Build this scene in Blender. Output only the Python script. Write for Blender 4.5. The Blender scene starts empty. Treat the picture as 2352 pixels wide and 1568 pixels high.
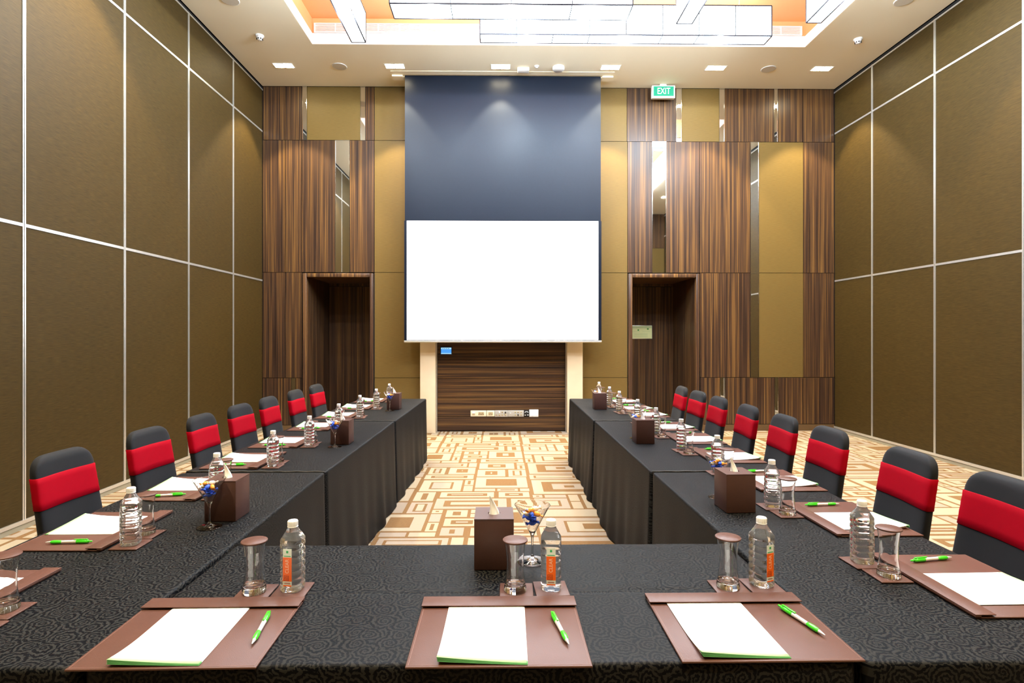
import bpy, bmesh, math, random
from mathutils import Vector, Matrix
R = math.radians
PI = math.pi
random.seed(7)
S = bpy.context.scene
COL = S.collection

# ------------------------------------------------------------------ camera, world, exposure
cam_d = bpy.data.cameras.new('camera')
cam_d.sensor_width = 36.0
cam_d.lens = 1290.0 / 2352.0 * 36.0
cam_d.shift_x = 13.0 / 2352.0
cam_d.shift_y = -14.0 / 2352.0
cam_d.clip_start = 0.02
cam = bpy.data.objects.new('camera', cam_d)
COL.objects.link(cam)
cam.location = (0, 0, 1.52)
cam.rotation_euler = (R(90), 0, R(-0.7))
S.camera = cam

W = bpy.data.worlds.new('world')
S.world = W
W.use_nodes = True
W.node_tree.nodes['Background'].inputs[0].default_value = (0.9, 0.95, 1.0, 1)
W.node_tree.nodes['Background'].inputs[1].default_value = 0.0

S.view_settings.view_transform = 'Standard'
S.view_settings.look = 'None'
S.view_settings.gamma = 1.0
S.view_settings.use_curve_mapping = False
S.view_settings.exposure = 0.64
cy = S.cycles
cy.use_denoising = True
cy.max_bounces = 14
cy.diffuse_bounces = 5
cy.glossy_bounces = 5
cy.transmission_bounces = 12
cy.transparent_max_bounces = 12
cy.sample_clamp_indirect = 6.0
cy.sample_clamp_direct = 0.0
cy.caustics_refractive = True
cy.caustics_reflective = False
cy.blur_glossy = 0.3

LANTERN = 8.5           # radiance of the lantern diffusers
LANTERN_W = 72.0         # each lamp under a lantern
SPOT_W = 450.0            # each twin downlight
SPOT_C = (1.0, 0.84, 0.52)
LANTERN_C = (0.74, 0.88, 1.0)

# ------------------------------------------------------------------ dimensions (metres)
XL, XR, YF, YN, H = -3.735, 5.345, 8.9, -0.35, 5.45
CX0, CX1, CY0, CY1, CZ = -2.53, 4.17, 1.8, 7.615, 5.80     # ceiling coffer
TZ = 0.75                                                  # table top

# ------------------------------------------------------------------ materials
MATS = {}
def newmat(name):
    m = bpy.data.materials.new(name)
    m.use_nodes = True
    nt = m.node_tree
    b = nt.nodes['Principled BSDF']
    MATS[name] = m
    return m, nt, b, nt.nodes, nt.links

def lin(c):
    return tuple(((x / 255) / 12.92 if x / 255 <= .04045 else ((x / 255 + .055) / 1.055) ** 2.4) for x in c)

def mat(name, col, rough=.5, metal=0.0, spec=.5, emit=None, es=0.0, var=.06, scale=30.0, trans=0.0, ior=1.45,
        sheen=0.0, coat=0.0, bump=0.0, bscale=300.0):
    m, nt, b, N, L = newmat(name)
    col = tuple(col)[:3]
    b.inputs['Roughness'].default_value = rough
    b.inputs['Metallic'].default_value = metal
    b.inputs['Specular IOR Level'].default_value = spec
    b.inputs['IOR'].default_value = ior
    b.inputs['Transmission Weight'].default_value = trans
    b.inputs['Sheen Weight'].default_value = sheen
    b.inputs['Coat Weight'].default_value = coat
    b.inputs['Base Color'].default_value = (*col, 1)
    if emit:
        b.inputs['Emission Color'].default_value = (*emit, 1)
        b.inputs['Emission Strength'].default_value = es
    tc = N.new('ShaderNodeTexCoord')
    if var > 0 and trans == 0:
        nz = N.new('ShaderNodeTexNoise'); nz.inputs['Scale'].default_value = scale; nz.inputs['Detail'].default_value = 3
        L.new(tc.outputs['Object'], nz.inputs['Vector'])
        mx = N.new('ShaderNodeMix'); mx.data_type = 'RGBA'
        mx.inputs[6].default_value = tuple(c * (1 - var) for c in col) + (1,)
        mx.inputs[7].default_value = tuple(min(1, c * (1 + var)) for c in col) + (1,)
        L.new(nz.outputs['Fac'], mx.inputs[0]); L.new(mx.outputs[2], b.inputs['Base Color'])
    if bump > 0:
        n2 = N.new('ShaderNodeTexNoise'); n2.inputs['Scale'].default_value = bscale
        L.new(tc.outputs['Object'], n2.inputs['Vector'])
        bp = N.new('ShaderNodeBump'); bp.inputs['Strength'].default_value = bump; bp.inputs['Distance'].default_value = .002
        L.new(n2.outputs['Fac'], bp.inputs['Height']); L.new(bp.outputs['Normal'], b.inputs['Normal'])
    return m

def ramp(N, stops):
    r = N.new('ShaderNodeValToRGB')
    e = r.color_ramp.elements
    while len(e) < len(stops):
        e.new(0.5)
    for i, (p, c) in enumerate(stops):
        e[i].position = p
        e[i].color = (*c, 1)
    return r

def wood(name, axis, gain=1.0, rough=.34):
    """striped ebony veneer, the grain runs along axis"""
    m, nt, b, N, L = newmat(name)
    g = N.new('ShaderNodeNewGeometry')
    oi = N.new('ShaderNodeObjectInfo')
    off = N.new('ShaderNodeVectorMath'); off.operation = 'SCALE'
    comb = N.new('ShaderNodeCombineXYZ')
    L.new(oi.outputs['Random'], comb.inputs[0]); L.new(oi.outputs['Random'], comb.inputs[1]); L.new(oi.outputs['Random'], comb.inputs[2])
    L.new(comb.outputs[0], off.inputs[0]); off.inputs['Scale'].default_value = 9.0
    ad = N.new('ShaderNodeVectorMath'); ad.operation = 'ADD'
    L.new(g.outputs['Position'], ad.inputs[0]); L.new(off.outputs[0], ad.inputs[1])
    def layer(f, l, det, dist):
        mp = N.new('ShaderNodeMapping')
        sc = [f, f, f]; sc['xyz'.index(axis)] = l
        mp.inputs['Scale'].default_value = sc
        L.new(ad.outputs[0], mp.inputs['Vector'])
        n = N.new('ShaderNodeTexNoise'); n.inputs['Scale'].default_value = 1; n.inputs['Detail'].default_value = det
        n.inputs['Roughness'].default_value = .6; n.inputs['Distortion'].default_value = dist
        L.new(mp.outputs[0], n.inputs['Vector'])
        return n
    n1 = layer(50, .42, 4, .5)
    n2 = layer(12, .2, 2, .3)
    n3 = layer(190, .9, 2, 0)
    a = N.new('ShaderNodeMath'); a.operation = 'MULTIPLY_ADD'; a.inputs[1].default_value = .75
    L.new(n1.outputs['Fac'], a.inputs[0])
    c = N.new('ShaderNodeMath'); c.operation = 'MULTIPLY'; c.inputs[1].default_value = .30
    L.new(n2.outputs['Fac'], c.inputs[0]); L.new(c.outputs[0], a.inputs[2])
    a2 = N.new('ShaderNodeMath'); a2.operation = 'MULTIPLY_ADD'; a2.inputs[1].default_value = .22
    L.new(n3.outputs['Fac'], a2.inputs[0]); L.new(a.outputs[0], a2.inputs[2])
    k = gain
    rp = ramp(N, [(.42, (.020 * k, .010 * k, .0075 * k)), (.55, (.056 * k, .029 * k, .018 * k)), (.64, (.105 * k, .052 * k, .027 * k)),
                  (.70, (.19 * k, .092 * k, .030 * k)), (.80, (.32 * k, .168 * k, .055 * k))])
    L.new(a2.outputs[0], rp.inputs[0]); L.new(rp.outputs[0], b.inputs['Base Color'])
    b.inputs['Roughness'].default_value = rough
    b.inputs['Specular IOR Level'].default_value = .28
    return m

def fabric(name, col, along, rough=.6, sheen=.3, contrast=.35):
    """woven wall covering, slubs run along 'along' (x or y)"""
    m, nt, b, N, L = newmat(name)
    g = N.new('ShaderNodeNewGeometry')
    mp = N.new('ShaderNodeMapping')
    mp.inputs['Scale'].default_value = (12 if along == 'x' else 260, 12 if along == 'y' else 260, 300)
    L.new(g.outputs['Position'], mp.inputs['Vector'])
    n = N.new('ShaderNodeTexNoise'); n.inputs['Scale'].default_value = 1; n.inputs['Detail'].default_value = 3; n.inputs['Distortion'].default_value = .2
    L.new(mp.outputs[0], n.inputs['Vector'])
    lo, hi = 1 - contrast, 1 + contrast
    rp = ramp(N, [(.3, tuple(c * lo for c in col)), (.7, tuple(c * hi for c in col))])
    L.new(n.outputs['Fac'], rp.inputs[0]); L.new(rp.outputs[0], b.inputs['Base Color'])
    b.inputs['Roughness'].default_value = rough
    b.inputs['Sheen Weight'].default_value = sheen
    b.inputs['Sheen Tint'].default_value = (1, .8, .45, 1)
    b.inputs['Specular IOR Level'].default_value = .16
    bp = N.new('ShaderNodeBump'); bp.inputs['Strength'].default_value = .25; bp.inputs['Distance'].default_value = .002
    L.new(n.outputs['Fac'], bp.inputs['Height']); L.new(bp.outputs['Normal'], b.inputs['Normal'])
    return m

def damask(name):
    """scrolls: a two-armed spiral turns about every cell point of a jittered lattice"""
    m, nt, b, N, L = newmat(name)
    def math_(op, a=None, b_=None, c=None):
        n = N.new('ShaderNodeMath'); n.operation = op
        for i, v in enumerate((a, b_, c)):
            if v is None:
                continue
            if isinstance(v, (int, float)):
                n.inputs[i].default_value = v
            else:
                L.new(v, n.inputs[i])
        return n.outputs[0]
    g = N.new('ShaderNodeNewGeometry')
    sp = N.new('ShaderNodeSeparateXYZ'); L.new(g.outputs['Position'], sp.inputs[0])
    sn = N.new('ShaderNodeSeparateXYZ'); L.new(g.outputs['True Normal'], sn.inputs[0])
    top = math_('GREATER_THAN', math_('ABSOLUTE', sn.outputs[2]), .6)
    side = math_('SUBTRACT', 1.0, top)
    xy = math_('ADD', sp.outputs[0], sp.outputs[1])
    u = math_('ADD', math_('MULTIPLY', top, sp.outputs[0]), math_('MULTIPLY', side, xy))
    v = math_('ADD', math_('MULTIPLY', top, sp.outputs[1]), math_('MULTIPLY', side, sp.outputs[2]))
    uv = N.new('ShaderNodeCombineXYZ'); L.new(u, uv.inputs[0]); L.new(v, uv.inputs[1])
    def scroll(scale, freq, arms, warp, sd):
        d = N.new('ShaderNodeTexNoise'); d.inputs['Scale'].default_value = 14; d.inputs['Detail'].default_value = 1
        off = N.new('ShaderNodeVectorMath'); off.operation = 'ADD'; off.inputs[1].default_value = (sd, sd * 1.7, 0)
        L.new(uv.outputs[0], off.inputs[0]); L.new(off.outputs[0], d.inputs['Vector'])
        sb = N.new('ShaderNodeVectorMath'); sb.operation = 'SUBTRACT'; sb.inputs[1].default_value = (.5, .5, .5); L.new(d.outputs['Color'], sb.inputs[0])
        sc = N.new('ShaderNodeVectorMath'); sc.operation = 'SCALE'; sc.inputs['Scale'].default_value = warp; L.new(sb.outputs[0], sc.inputs[0])
        ad = N.new('ShaderNodeVectorMath'); ad.operation = 'ADD'; L.new(off.outputs[0], ad.inputs[0]); L.new(sc.outputs[0], ad.inputs[1])
        vo = N.new('ShaderNodeTexVoronoi'); vo.voronoi_dimensions = '2D'; vo.inputs['Scale'].default_value = scale; vo.inputs['Randomness'].default_value = .75
        L.new(ad.outputs[0], vo.inputs['Vector'])
        rl = N.new('ShaderNodeVectorMath'); rl.operation = 'SUBTRACT'; L.new(ad.outputs[0], rl.inputs[0]); L.new(vo.outputs['Position'], rl.inputs[1])
        sr = N.new('ShaderNodeSeparateXYZ'); L.new(rl.outputs[0], sr.inputs[0])
        ang = math_('ARCTAN2', sr.outputs[1], sr.outputs[0])
        cc = N.new('ShaderNodeSeparateColor'); L.new(vo.outputs['Color'], cc.inputs[0])
        sg = math_('SUBTRACT', math_('MULTIPLY', math_('GREATER_THAN', cc.outputs[0], .5), 2.0), 1.0)
        ph = math_('MULTIPLY_ADD', math_('MULTIPLY', ang, sg), float(arms), math_('MULTIPLY', math_('POWER', vo.outputs['Distance'], .75), freq))
        # leafy serration along the arms
        ser = math_('MULTIPLY', math_('SINE', math_('MULTIPLY', ang, 9.0)), .55)
        return math_('SINE', math_('ADD', ph, ser))
    s1 = scroll(17.5, 29.0, 1, .030, 0.0)
    s2 = scroll(44.0, 10.0, 2, .010, 3.1)
    mixv = math_('ADD', math_('MULTIPLY', s1, .8), math_('MULTIPLY', s2, .55))
    mr = N.new('ShaderNodeMapRange'); mr.inputs[1].default_value = -.02; mr.inputs[2].default_value = .16
    L.new(mixv, mr.inputs[0])
    fac = mr.outputs[0]
    mx = N.new('ShaderNodeMix'); mx.data_type = 'RGBA'
    mx.inputs[6].default_value = (.0026, .0029, .0042, 1)
    mx.inputs[7].default_value = (.0205, .0200, .0195, 1)
    L.new(fac, mx.inputs[0]); L.new(mx.outputs[2], b.inputs['Base Color'])
    rr = N.new('ShaderNodeMapRange'); rr.inputs[3].default_value = .45; rr.inputs[4].default_value = .60
    L.new(fac, rr.inputs[0]); L.new(rr.outputs[0], b.inputs['Roughness'])
    b.inputs['Specular IOR Level'].default_value = .05
    bp = N.new('ShaderNodeBump'); bp.inputs['Strength'].default_value = .15; bp.inputs['Distance'].default_value = .001
    L.new(fac, bp.inputs['Height']); L.new(bp.outputs['Normal'], b.inputs['Normal'])
    return m

WOODV = wood('wood_vertical', 'z', .54)
WOODH = wood('wood_horizontal', 'x', .56)
WOODF = wood('wood_frame', 'z', .8, .3)
FAB_Y = fabric('partition_fabric', (.040, .0235, .0050), 'y', .55, 0.0, .4)
GOLD_X = fabric('gold_wall_fabric', (.130, .081, .022), 'x', .45, .05, .12)
DAMASK = damask('damask')
CREAM = mat('ceiling_paint', (.95, .86, .66), .8, var=.02, scale=2)
WHITE = mat('white_paint', (.85, .85, .84), .6, var=.02)
ORANGE = mat('orange_paint', (.92, .40, .17), .7, var=.03)
DARK = mat('dark_gap', (.012, .010, .009), .7)
ALU = mat('aluminium', (.78, .78, .76), .32, metal=.85, var=.04)
CHROME = mat('chrome_edge', (.9, .9, .9), .12, metal=1.0, var=.02)
MIRROR = mat('mirror_glass', (.86, .86, .84), .02, metal=1.0, var=.01)
STONE = mat('cream_stone', (.80, .66, .45), .28, var=.10, scale=4)
LANT = mat('lantern_diffuser', (.9, .9, .9), .5, emit=LANTERN_C, es=LANTERN, var=.02)
LANTF = mat('lantern_frame', (.02, .02, .025), .5, spec=.2)
LAMP = mat('lamp_face', (1, .95, .8), .4, emit=(1, .86, .58), es=60, var=.01)
SCRB = mat('black_screen_fabric', (.0045, .0075, .0155), .38, spec=.17, var=.1)
SCRW = mat('white_screen', (.93, .93, .94), .9, spec=.1, var=.005)
BLACK = mat('black_plastic', (.012, .012, .014), .4)
SPANDEX = mat('black_spandex', (.0040, .0042, .0058), .75, sheen=.05, spec=.25, bump=.1, bscale=900)
RED = mat('red_sash', (.31, .0010, .009), .65, sheen=.0, spec=.06, bump=.15, bscale=700)
LEATHER = mat('brown_leather', (.092, .0410, .0300), .42, spec=.28, bump=.12, bscale=500, var=.08)
LEATHERD = mat('dark_brown_leather', (.074, .0355, .029), .42, spec=.28, bump=.12, bscale=500, var=.08)
PAPER = mat('paper', (.90, .91, .91), .8, spec=.1, var=.01)
PGREEN = mat('paper_green', (.14, .42, .16), .8, spec=.1, var=.15, scale=60)
PGREEN2 = mat('paper_pale_green', (.33, .58, .30), .8, spec=.1, var=.04)
GREEN = mat('pen_green', (.05, .62, .02), .25, coat=.3, var=.03)
SILVER = mat('pen_silver', (.80, .82, .80), .25, metal=.35, var=.03)
GLASS = mat('clear_glass', (1, 1, 1), 0.0, trans=1.0, ior=1.48, var=0)
WATER = mat('bottle_water', (.97, .985, 1.0), 0.0, trans=.95, ior=1.33, var=0)
CAPW = mat('white_cap', (.90, .90, .90), .4, var=.01)
LABW = mat('label_white', (.80, .90, .86), .5, var=.02)
LABO = mat('label_orange', (.95, .16, .012), .45, var=.03)
LABG = mat('label_green', (.03, .42, .14), .5, var=.03)
LABT = mat('label_pale_text', (1.0, .62, .42), .5, var=.02)
LABD = mat('label_dark_print', (.30, .03, .01), .5, var=.02)
TISSUE = mat('tissue', (.92, .92, .92), .9, spec=.1, var=.01)
C_BLUE = mat('candy_blue', (.03, .10, .62), .25, metal=.1, var=.3, scale=120)
C_ORANGE = mat('candy_orange', (.90, .33, .04), .3, metal=.2, var=.2, scale=120)
C_WHITE = mat('candy_white', (.9, .82, .66), .35, var=.15, scale=120)
CREAMP = mat('cream_plastic', (.80, .70, .48), .4, var=.02)
GREYP = mat('grey_plate', (.50, .47, .42), .35, metal=.3, var=.05)
TAN = mat('tan_socket', (.42, .32, .17), .4, var=.03)
BRASS = mat('brass', (.75, .55, .18), .3, metal=.7, var=.03)
EXITG = mat('exit_green', (.0, .20, .11), .5, emit=(.0, .36, .18), es=.45, var=.01)
EXITW = mat('exit_white', (.9, .95, .95), .5, emit=(.9, 1, 1), es=.45, var=.01)
DISP = mat('display_blue', (.05, .2, .5), .3, emit=(.06, .30, .80), es=.7, var=.2, scale=8)
DISPL = mat('display_pale', (.3, .5, .8), .3, emit=(.30, .62, .9), es=.7, var=.02)
NAVY = mat('navy_bezel', (.003, .012, .055), .3, var=.02)
PLAQ = mat('plaque_paper', (.72, .76, .38), .4, var=.03)
PLAQ2 = mat('plaque_print', (.52, .60, .30), .4, var=.03)
PLAQG = mat('plaque_green', (.05, .30, .06), .4, var=.03)
HEM = mat('hem_glint', (.045, .041, .034), .5, spec=.3, var=.85, scale=140)  # glint along the rolled hem put into its lighter, speckled colour
C_BASE = mat('carpet_brown', (.185, .105, .046), .95, spec=.05, var=.18, scale=60, bump=.3, bscale=800)
C_CREAM = mat('carpet_cream', (.345, .285, .20), .95, spec=.05, var=.05, scale=60, bump=.3, bscale=800)
C_PINK = mat('carpet_beige', (.30, .243, .185), .95, spec=.05, var=.06, scale=60, bump=.3, bscale=800)
SKIRTB = mat('plinth_brown', (.10, .055, .022), .4, var=.1)

# ------------------------------------------------------------------ mesh helpers
class MB:
    def __init__(s):
        s.v, s.f, s.m, s.sm = [], [], [], []
    def quad(s, a, b, c, d, mi=0, smooth=False):
        i = len(s.v); s.v += [tuple(a), tuple(b), tuple(c), tuple(d)]
        s.f.append((i, i + 1, i + 2, i + 3)); s.m.append(mi); s.sm.append(smooth)
    def box(s, x0, x1, y0, y1, z0, z1, mi=0):
        i = len(s.v)
        s.v += [(x0, y0, z0), (x1, y0, z0), (x1, y1, z0), (x0, y1, z0), (x0, y0, z1), (x1, y0, z1), (x1, y1, z1), (x0, y1, z1)]
        for q in ((0, 3, 2, 1), (4, 5, 6, 7), (0, 1, 5, 4), (1, 2, 6, 5), (2, 3, 7, 6), (3, 0, 4, 7)):
            s.f.append(tuple(i + k for k in q)); s.m.append(mi); s.sm.append(False)
        return s
    def rbox(s, x0, x1, y0, y1, z0, z1, r=.004, seg=2, mi=0):
        bm = bmesh.new()
        bmesh.ops.create_cube(bm, size=1.0)
        for v in bm.verts:
            v.co = Vector((x0 + (v.co.x + .5) * (x1 - x0), y0 + (v.co.y + .5) * (y1 - y0), z0 + (v.co.z + .5) * (z1 - z0)))
        bmesh.ops.bevel(bm, geom=bm.edges[:], offset=r, segments=seg, profile=.5, affect='EDGES')
        s.add_bm(bm, mi, True)
        return s
    def add_bm(s, bm, mi=0, smooth=False):
        i = len(s.v)
        bm.verts.index_update()
        s.v += [tuple(v.co) for v in bm.verts]
        for f in bm.faces:
            s.f.append(tuple(i + v.index for v in f.verts)); s.m.append(mi); s.sm.append(smooth)
        bm.free()
    def rings(s, rs, close=True, cap0=False, cap1=False, mi=0, smooth=True):
        """rs: list of equal-length point loops"""
        i = len(s.v); n = len(rs[0])
        for r in rs:
            s.v += [tuple(p) for p in r]
        for a in range(len(rs) - 1):
            for k in range(n if close else n - 1):
                k2 = (k + 1) % n
                s.f.append((i + a * n + k, i + a * n + k2, i + (a + 1) * n + k2, i + (a + 1) * n + k)); s.m.append(mi); s.sm.append(smooth)
        if cap0:
            s.f.append(tuple(i + k for k in reversed(range(n)))); s.m.append(mi); s.sm.append(False)
        if cap1:
            b = i + (len(rs) - 1) * n
            s.f.append(tuple(b + k for k in range(n))); s.m.append(mi); s.sm.append(False)
        return s
    def lathe(s, prof, seg=28, c=(0, 0, 0), axis='z', cap0=False, cap1=False, mi=0):
        rs = []
        for (r, z) in prof:
            l = []
            for k in range(seg):
                a = 2 * PI * k / seg
                p = (r * math.cos(a), r * math.sin(a), z)
                if axis == 'y':
                    p = (p[0], p[2], -p[1])
                if axis == '-y':
                    p = (p[0], -p[2], p[1])
                l.append((p[0] + c[0], p[1] + c[1], p[2] + c[2]))
            rs.append(l)
        return s.rings(rs, True, cap0, cap1, mi)
    def mesh(s, name, mats):
        me = bpy.data.meshes.new(name)
        me.from_pydata(s.v, [], s.f)
        for m in (mats if isinstance(mats, (list, tuple)) else [mats]):
            me.materials.append(m)
        me.polygons.foreach_set('material_index', s.m)
        me.polygons.foreach_set('use_smooth', s.sm)
        me.validate(); me.update()
        return me

def hold(prof, d=.0012):
    """extra rings close to the ends of long segments keep the glass walls true"""
    out = [prof[0]]
    for (a, b) in zip(prof[:-1], prof[1:]):
        L_ = math.hypot(b[0] - a[0], b[1] - a[1])
        if L_ > d * 4:
            for t_ in (d / L_, .5, 1 - d / L_):
                out.append((a[0] + (b[0] - a[0]) * t_, a[1] + (b[1] - a[1]) * t_))
        out.append(b)
    return out

def add(name, me, parent=None, loc=None, rz=None):
    if isinstance(me, tuple):
        me = me[0].mesh(name, me[1])
    o = bpy.data.objects.new(name, me)
    COL.objects.link(o)
    if parent is not None:
        o.parent = parent
    if loc is not None:
        o.location = loc
    if rz is not None:
        o.rotation_euler = (0, 0, rz)
    return o

def thing(name, label, cat, loc=(0, 0, 0), rz=0.0, group=None):
    o = bpy.data.objects.new(name, None)
    o.empty_display_size = .05
    COL.objects.link(o)
    o.location = loc; o.rotation_euler = (0, 0, rz)
    return tag(o, label, cat, group)

def tag(o, label, cat, group=None):
    o['label'] = label; o['category'] = cat
    if group:
        o['group'] = group
    return o

def struct(o, label=None):
    o['kind'] = 'structure'
    if label:
        o['label'] = label
    return o

def stempty(name, label):
    o = bpy.data.objects.new(name, None); COL.objects.link(o)
    return struct(o, label)

def dup(root, loc, rz, label, group=None):
    r = root.copy(); COL.objects.link(r)
    r.location = loc; r.rotation_euler = (0, 0, rz); r['label'] = label
    if group:
        r['group'] = group
    for ch in root.children:
        c = ch.copy(); COL.objects.link(c); c.parent = r
        for g in ch.children:
            d = g.copy(); COL.objects.link(d); d.parent = c
    return r

PROTO = {}
def place(key, maker, loc, rz, label, group=None):
    """first call builds the thing, later calls copy it with its parts"""
    if key not in PROTO:
        o = maker(); PROTO[key] = o
        o.location = loc; o.rotation_euler = (0, 0, rz); o['label'] = label
        if group:
            o['group'] = group
        return o
    return dup(PROTO[key], loc, rz, label, group)

def text_mesh(txt, size, depth, name='lettering', bold=0.0, sx=1.0):
    cu = bpy.data.curves.new(name, 'FONT')
    cu.body = txt; cu.size = size; cu.extrude = depth; cu.align_x = 'CENTER'; cu.align_y = 'CENTER'; cu.offset = bold
    t = bpy.data.objects.new(name, cu); COL.objects.link(t)
    dg = bpy.context.evaluated_depsgraph_get(); dg.update()
    me = bpy.data.meshes.new_from_object(t.evaluated_get(dg))
    bpy.data.objects.remove(t); bpy.data.curves.remove(cu)
    for v in me.vertices:
        v.co.x *= sx
    return me

# ------------------------------------------------------------------ floor: patterned carpet
def carpet():
    mb = MB()
    x0, x1, y0, y1 = XL, XR, YN, YF
    mb.quad((x0, y0, 0), (x1, y0, 0), (x1, y1, 0), (x0, y1, 0), 0)
    for (a, b) in ((-3.06, -2.02), (2.09, 3.15)):
        mb.quad((a, y1, 0), (b, y1, 0), (b, 10.15, 0), (a, 10.15, 0), 0)
    c = .112
    TW, TH = 30, 22                        # the woven repeat, in cells
    rnd = random.Random(11)
    occ = [[False] * TW for _ in range(TH)]
    rects = []
    sizes = [(7, 5), (6, 4), (5, 4), (6, 3), (7, 3), (4, 4), (5, 2), (4, 3), (3, 3), (4, 2), (3, 2), (2, 3), (2, 2), (2, 1), (1, 2), (1, 1)]
    def fits(i, j, w, h):
        if i + w > TW or j + h > TH:
            return False
        return all(not occ[j + b][i + a] for a in range(w) for b in range(h))
    def fill(i, j, w, h):
        for a in range(w):
            for b in range(h):
                occ[j + b][i + a] = True
        rects.append((i, j, w, h, rnd.random(), rnd.random(), rnd.random()))
    for (w, h) in sizes[:6] * 2:
        for _ in range(30):
            i, j = rnd.randrange(TW - w + 1), rnd.randrange(TH - h + 1)
            if fits(i, j, w, h):
                fill(i, j, w, h); break
    cells = [(i, j) for j in range(TH) for i in range(TW)]
    for (i, j) in cells:
        if occ[j][i]:
            continue
        opts = [s for s in sizes[5:] if fits(i, j, *s)]
        k = opts[min(len(opts) - 1, int(rnd.random() ** 1.6 * min(len(opts), 7)))]
        fill(i, j, *k)
    g = .022
    def ring(xa, xb, ya, yb, lev, mi):
        z = .0006 * (lev + 1)
        xa, xb, ya, yb = max(xa, x0), min(xb, x1), max(ya, y0), min(yb, y1)
        if xb - xa > .004 and yb - ya > .004:
            mb.quad((xa, ya, z), (xb, ya, z), (xb, yb, z), (xa, yb, z), mi)
    nx = int((x1 - x0) / (TW * c)) + 2; ny = int((y1 - y0) / (TH * c)) + 2
    for ty in range(ny):
        for tx in range(nx):
            ox, oy = x0 - .9 + tx * TW * c, y0 - .35 + ty * TH * c
            for (i, j, w, h, r1, r2, r3) in rects:
                s = min(w, h) * c
                q1, q2 = r2 * .02, r3 * .02
                if s < .12:
                    q1 = q2 = 0
                xa, xb, ya, yb = ox + i * c + g + q1, ox + (i + w) * c - q2 * .6, oy + j * c + g + q2, oy + (j + h) * c - q1 * .6
                ring(xa, xb, ya, yb, 0, 1 if r1 < .6 else 2)
                if s < .12 and max(w, h) < 3:
                    if r2 < .4:
                        ring(xa + s * .27, xb - s * .27, ya + s * .27, yb - s * .27, 1, 0)
                    continue
                t = min(.075, max(.026, s * .19))
                if r2 < .16 and s < .24:
                    continue
                t1 = t * (1.0 + r3 * .6)
                ring(xa + t1, xb - t1, ya + t, yb - t, 1, 0)
                if s > .18 and r1 > .12:
                    k_ = .020 if r3 < .3 else max(.030, s * .15)
                    ring(xa + t1 + k_ * 1.2, xb - t1 - k_ * 1.2, ya + t + k_, yb - t - k_, 2, 1 if r2 < .7 else 2)
                    if s > .30 and r2 > .35:
                        m_ = t + k_ + s * .11
                        ring(xa + t1 + m_, xb - t1 - m_, ya + m_, yb - m_, 3, 0)
    return mb
struct(add('floor', (carpet(), [C_BASE, C_CREAM, C_PINK])), 'carpet of nested cream and brown rectangles')

# ------------------------------------------------------------------ ceiling with coffer
mb = MB()
t = .12
mb.box(XL, CX0, YN, YF, H, H + t); mb.box(CX1, XR, YN, YF, H, H + t)
mb.box(CX0, CX1, YN, CY0, H, H + t); mb.box(CX0, CX1, CY1, YF, H, H + t)
ceil = struct(add('ceiling', (mb, CREAM)), 'cream ceiling with a rectangular lit coffer')
mb = MB(); zc = 5.60; e = .004
mb.box(CX0 - .1, CX0 + e, CY0 - .1, CY1 + .1, H + .001, zc); mb.box(CX1 - e, CX1 + .1, CY0 - .1, CY1 + .1, H + .001, zc)
mb.box(CX0 + e, CX1 - e, CY0 - .1, CY0 + e, H + .001, zc); mb.box(CX0 + e, CX1 - e, CY1 - e, CY1 + .1, H + .001, zc)
add('coffer_lip', (mb, WHITE), ceil)['label'] = 'white lower lip of the ceiling coffer'
mb = MB()
mb.box(CX0 - .1, CX0, CY0 - .1, CY1 + .1, zc, CZ); mb.box(CX1, CX1 + .1, CY0 - .1, CY1 + .1, zc, CZ)
mb.box(CX0, CX1, CY0 - .1, CY0, zc, CZ); mb.box(CX0, CX1, CY1, CY1 + .1, zc, CZ)
mb.box(CX0 - .1, CX1 + .1, CY0 - .1, CY1 + .1, CZ, CZ + .08)
add('coffer_ceiling', (mb, ORANGE), ceil)['label'] = 'orange painted inside of the coffer'
# air grille along the far side of the coffer
gr = thing('air_grille', 'long white slatted air grille inside the far edge of the orange coffer', 'air grille', (0, CY1, 5.602))
ga, gb = -2.50, 4.12
mb = MB()
mb.box(ga, gb, -.022, -.001, 0, .012); mb.box(ga, gb, -.022, -.001, .113, .125)
mb.box(ga, ga + .02, -.022, -.001, .012, .113); mb.box(gb - .02, gb, -.022, -.001, .012, .113)
add('frame', (mb, WHITE), gr)
mb = MB()
for k in range(6):
    z = .020 + k * .0155
    mb.box(ga + .02, gb - .02, -.019, -.006, z, z + .007)
for k in range(1, 23):
    x = ga + (gb - ga) * k / 23
    mb.box(x - .006, x + .006, -.021, -.004, .012, .113)
add('slats', (mb, WHITE), gr)

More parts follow.
